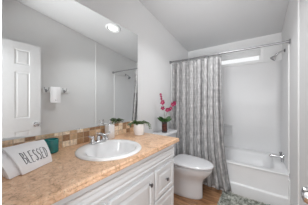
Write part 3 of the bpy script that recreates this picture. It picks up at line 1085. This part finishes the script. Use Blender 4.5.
# shower head
sh = thing('shower_fixture', 'chrome shower head on a bent arm from the right wall', 'shower head', (W, 2.6, 1.95))
bm = BM()
lathe(bm, (W - 0.0008, 2.6, 1.902), (-1, 0, 0), [(0.024, 0), (0.023, 0.004), (0.016, 0.012), (0.010, 0.014)], 22)
part('flange', bm, 'nickel', sh, True)
bm = BM()
tube(bm, bez((W - 0.006, 2.6, 1.902), (W - 0.035, 2.6, 1.902), (W - 0.055, 2.6, 1.895), (W - 0.085, 2.6, 1.868), 10), 0.0095, 12)
part('arm', bm, 'chrome', sh, True)
hd = Vector((-0.62, 0, -0.78)).normalized()
hb = Vector((W - 0.080, 2.6, 1.874))
bm = BM()
lathe(bm, hb, hd, [(0.010, 0), (0.015, 0.004), (0.015, 0.018), (0.011, 0.024), (0.014, 0.034), (0.030, 0.060), (0.037, 0.075), (0.037, 0.084), (0.034, 0.087)], 24)
hh = part('head', bm, 'chrome', sh, True)
bm = BM()
lathe(bm, hb + hd * 0.0868, hd, [(0.033, 0), (0.033, 0.002), (0.012, 0.004), (0, 0.004)], 22)
part('spray_face', bm, 'nickel', hh, True, 'dark spray face')

# tub valve and spout
VYY, VZZ = 2.64, 0.468
tv = thing('tub_faucet', 'chrome tub spout and valve low on the right wall above the tub rim', 'faucet', (W, VYY, VZZ))
wx = W - t_ - 0.0005
bm = BM()
lathe(bm, (wx, VYY, VZZ), (-1, 0, 0), [(0.058, 0), (0.057, 0.004), (0.045, 0.009), (0.026, 0.012), (0.024, 0.03)], 28)
part('escutcheon', bm, 'chrome', tv, True)
bm = BM()
tube(bm, bez((wx - 0.012, VYY, VZZ - 0.002), (wx - 0.07, VYY, VZZ - 0.002), (wx - 0.12, VYY, VZZ + 0.004), (wx - 0.155, VYY, VZZ - 0.004), 10), [0.020, 0.020, 0.0195, 0.019, 0.0185, 0.018, 0.0175, 0.0175, 0.0175, 0.017, 0.014], 14)
part('spout', bm, 'chrome', tv, True)
bm = BM()
tube(bm, bez((wx - 0.03, VYY, VZZ + 0.018), (wx - 0.034, VYY, VZZ + 0.04), (wx - 0.03, VYY, VZZ + 0.05), (wx - 0.035, VYY, VZZ + 0.066), 6), [0.012, 0.012, 0.011, 0.012, 0.016, 0.018, 0.012], 12)
part('valve_knob', bm, 'steel', tv, True)
bm = BM()
tube(bm, [(wx - 0.022, VYY - 0.01, VZZ - 0.016), (wx - 0.028, VYY - 0.02, VZZ - 0.04), (wx - 0.026, VYY - 0.03, VZZ - 0.058)], [0.009, 0.006, 0.005], 10)
part('lever', bm, 'steel', tv, True)

# ------------------------------------------------------------------ curtain rod, rings and curtain
RY, RZ = 2.2054, 1.893
rd = thing('curtain_rod', 'brushed steel shower curtain rod spanning the tub opening', 'curtain rod', (W / 2, RY, RZ))
bm = BM()
lathe(bm, (0.004, RY, RZ), (1, 0, 0), [(0.0118, 0), (0.0118, W - 0.008)], 16)
part('pole', bm, 'steel', rd, True)
for xx, s in ((0.0006, 1), (W - 0.0006, -1)):
    bm = BM()
    lathe(bm, (xx, RY, RZ), (s, 0, 0), [(0.027, 0), (0.027, 0.004), (0.017, 0.012), (0.015, 0.035)], 20)
    part('flange', bm, 'steel', rd, True)

CX1T, CX1B = 0.818, 0.955
CZ1, CZ0 = 1.862, 0.048


def cur(s, t):
    """s along the cloth 0..1, t down 0..1"""
    xe = CX1T + (CX1B - CX1T) * (0.25 * t + 0.75 * t ** 3.5)
    ph = 2 * pi * (8.3 * s + 0.35 * sin(5.1 * s + 1) + 0.10 * sin(3 * t + 7 * s))
    am = (0.040 + 0.018 * sin(9 * s + 2) ** 2) * (0.72 + 0.28 * min(1, t * 3)) * (1 + 0.1 * sin(4 * t + 12 * s))
    x = 0.066 + (xe - 0.066) * s + 0.010 * sin(2 * ph) * min(1, s * 8) * min(1, (1 - s) * 8)
    y = RY - 0.004 - 0.072 * min(1.0, max(0.0, (t - 0.15) / 0.6)) ** 1.3 + am * cos(ph) * (1 - 0.25 * t) - 0.018 * t * s
    if t > 0.72:
        y = min(y, TF - 0.030)
    z = CZ1 + (CZ0 - CZ1) * t - (0.006 * (1 - cos(ph)) if t == 0 else 0) * 1.0 + 0.022 * t * max(0, 1 - s * 1.15)
    return Vector((x, y, z))


bm = BM()
NS, NT = 300, 40
uvl = bm.loops.layers.uv.new('UVMap')
g = [[bm.verts.new(cur(i / NS, j / NT)) for i in range(NS + 1)] for j in range(NT + 1)]
for j in range(NT):
    for i in range(NS):
        f = bm.faces.new((g[j][i], g[j][i + 1], g[j + 1][i + 1], g[j + 1][i]))
        for lpp, (a, c) in zip(f.loops, ((i, j), (i + 1, j), (i + 1, j + 1), (i, j + 1))):
            lpp[uvl].uv = (a / NS * 1.5, 1.83 * (1 - c / NT))
curtain = single('shower_curtain', bm, 'weave', 'grey slub-woven shower curtain gathered at the left of the rod', 'curtain', True)
sm = curtain.modifiers.new('thickness', 'SOLIDIFY')
sm.thickness = 0.0015
sm.offset = 0

bm = BM()
R_ = 0.0185
tube(bm, [(0, R_ * sin(2 * pi * i / 24), R_ * cos(2 * pi * i / 24) - 0.0055) for i in range(25)], 0.0016, 6, False)
rg0 = bpy.data.objects.new('curtain_ring', finish('curtain_ring', bm, 'steel', True))
for i in range(11):
    o = rg0 if i == 0 else rg0.copy()
    COL.objects.link(o)
    s = (i + 0.35) / 10.9
    o.location = (max(0.06, cur(s, 0).x), RY, RZ)
    o.rotation_euler = (0, 0, 0.25 * sin(i * 2.3))
    o['label'] = 'thin metal ring holding the grey curtain on the rod'
    o['category'] = 'ring'
    o['group'] = 'shower curtain rings'

# ------------------------------------------------------------------ bath mat
bm = BM()
bx0, bx1, by0, by1 = 0.845, 1.46, 1.62, 2.165
loft(bm, [rrect(bx0, bx1, by0, by1, 0.03, 0.0005), rrect(bx0 - 0.002, bx1 + 0.002, by0 - 0.002, by1 + 0.002, 0.03, 0.006), rrect(bx0 + 0.004, bx1 - 0.004, by0 + 0.004, by1 - 0.004, 0.03, 0.011)], True, True, True)
rnd = random.Random(3)
for i in range(15000):
    x, y = rnd.uniform(bx0 + 0.002, bx1 - 0.002), rnd.uniform(by0 + 0.002, by1 - 0.004)
    a = rnd.uniform(0, 2 * pi)
    l_ = rnd.uniform(0.006, 0.016)
    h = rnd.uniform(0.012, 0.024)
    wv = Vector((-sin(a), cos(a), 0)) * 0.0022
    p = Vector((x, y, 0.008))
    q = p + Vector((cos(a) * l_ * .5, sin(a) * l_ * .5, h * .7))
    r_ = p + Vector((cos(a) * l_, sin(a) * l_, h))
    va_ = [bm.verts.new(k) for k in (p - wv, p + wv, q + wv, q - wv, r_ + wv * .4, r_ - wv * .4)]
    bm.faces.new((va_[0], va_[1], va_[2], va_[3]))
    bm.faces.new((va_[3], va_[2], va_[4], va_[5]))
single('bath_mat', bm, 'rag', 'shaggy grey-green bath mat on the floor in front of the tub', 'bath mat')

# ------------------------------------------------------------------ hook rack and hand towel on the right wall (seen in the mirror)
hr = thing('hook_rack', 'white wall rack with metal double hooks beside the open door', 'hook rack', (W, 1.03, 1.39))
bm = BM()
box(bm, W - 0.016, W - 0.0005, 0.835, 1.228, 1.368, 1.428, 0.004)
part('board', bm, 'trim', hr)
for y in (0.885, 1.003, 1.15):
    bm = BM()
    box(bm, W - 0.020, W - 0.016, y - 0.012, y + 0.012, 1.375, 1.421, 0.002)
    for dy in (-0.026, 0.026):
        tube(bm, bez((W - 0.019, y, 1.405), (W - 0.040, y + dy * .3, 1.375), (W - 0.046, y + dy, 1.40), (W - 0.044, y + dy * 1.2, 1.440), 8), 0.0042, 8)
        lathe(bm, (W - 0.044, y + dy * 1.2, 1.437), (0, 0, 1), [(0.004, 0), (0.0075, 0.005), (0.005, 0.011), (0, 0.012)], 10)
    tube(bm, bez((W - 0.019, y, 1.385), (W - 0.032, y, 1.36), (W - 0.040, y, 1.37), (W - 0.038, y, 1.392), 6), 0.0042, 8)
    part('hook', bm, 'steel', hr, True)

ht = thing('hand_towel', 'small white hand towel hanging from the middle hook of the rack', 'towel', (1.45, 1.03, 1.21))
bm = BM()
rows = []
ty0, ty1, tz0, tz1 = 0.935, 1.073, 1.205, 1.462
prof = [(x + 0.014, z) for x, z in [(1.436, tz0), (1.433, tz0 + 0.08), (1.435, tz0 + 0.17), (1.442, tz1 - 0.020), (1.450, tz1 - 0.004), (1.4515, tz1 - 0.001), (1.4525, tz1 - 0.006), (1.453, tz1 - 0.02), (1.453, tz0 + 0.15), (1.4525, tz0 + 0.06), (1.451, tz0 + 0.012)]]
for i in range(17):
    u = i / 16
    y = ty0 + (ty1 - ty0) * u
    wv = 0.0025 * sin(u * 8)
    fl_ = 0.004 * (2 * u - 1)
    outer_ = [(x + wv, y + fl_ * (tz1 - z) / 0.25, z) for x, z in prof]
    rows.append(outer_)
loft(bm, rows, True, True, True)
cl_ = part('cloth', bm, 'terry', ht, True)
bm = BM()
tube(bm, bez((1.4635, 1.022, tz1 - 0.004), (1.469, 1.024, tz1 + 0.006), (1.479, 1.030, tz1 - 0.004), (1.4795, 1.034, tz1 - 0.026), 8), 0.0016, 6)
tube(bm, bez((1.4635, 1.046, tz1 - 0.004), (1.469, 1.044, tz1 + 0.006), (1.479, 1.038, tz1 - 0.004), (1.4795, 1.034, tz1 - 0.026), 8), 0.0016, 6)
part('loop', bm, 'terry', ht, True)
bm = BM()
for k in range(5):
    y = 1.008 + (k - 2) * 0.0085
    tube(bm, [(1.4475, y - 0.003, 1.243), (1.4470, y, 1.243 + 0.006 + 0.003 * (k % 2)), (1.4475, y + 0.003, 1.243)], 0.0016, 6)
tube(bm, [(1.4477, 0.986, 1.238), (1.4477, 1.030, 1.238)], 0.0013, 6)
part('embroidery', bm, 'ink', ht, True, 'small grey stitched motif near the hem')

# ------------------------------------------------------------------ ceiling light
cz_ = ceil_z(LY)
nrm = Vector((0, -SL, -1)).normalized()
cc = Vector((LX, LY, cz_ - 0.0006))
lt = thing('ceiling_light', 'round white recessed ceiling light with a stepped trim ring', 'light', cc)
bm = BM()
lathe(bm, cc, nrm, [(0.128, 0), (0.128, 0.006), (0.118, 0.014), (0.100, 0.017), (0.096, 0.013), (0.094, 0.004)], 40, False)
part('trim_ring', bm, 'trim', lt, True)
bm = BM()
lathe(bm, cc, nrm, [(0.0955, 0.002), (0.0955, 0.006), (0.089, 0.0075), (0.086, 0.006)], 40, False)
part('dark_ring', bm, 'steel', lt, True)  # darker metal ring between trim and lens
bm = BM()
lathe(bm, cc, nrm, [(0.088, 0.001), (0.086, 0.007), (0.06, 0.013), (0.03, 0.016), (0, 0.0165)], 36)
part('lens', bm, 'lens', lt, True, 'frosted white lens')

for o in bpy.data.objects:
    if '_top' in o:
        del o['_top']
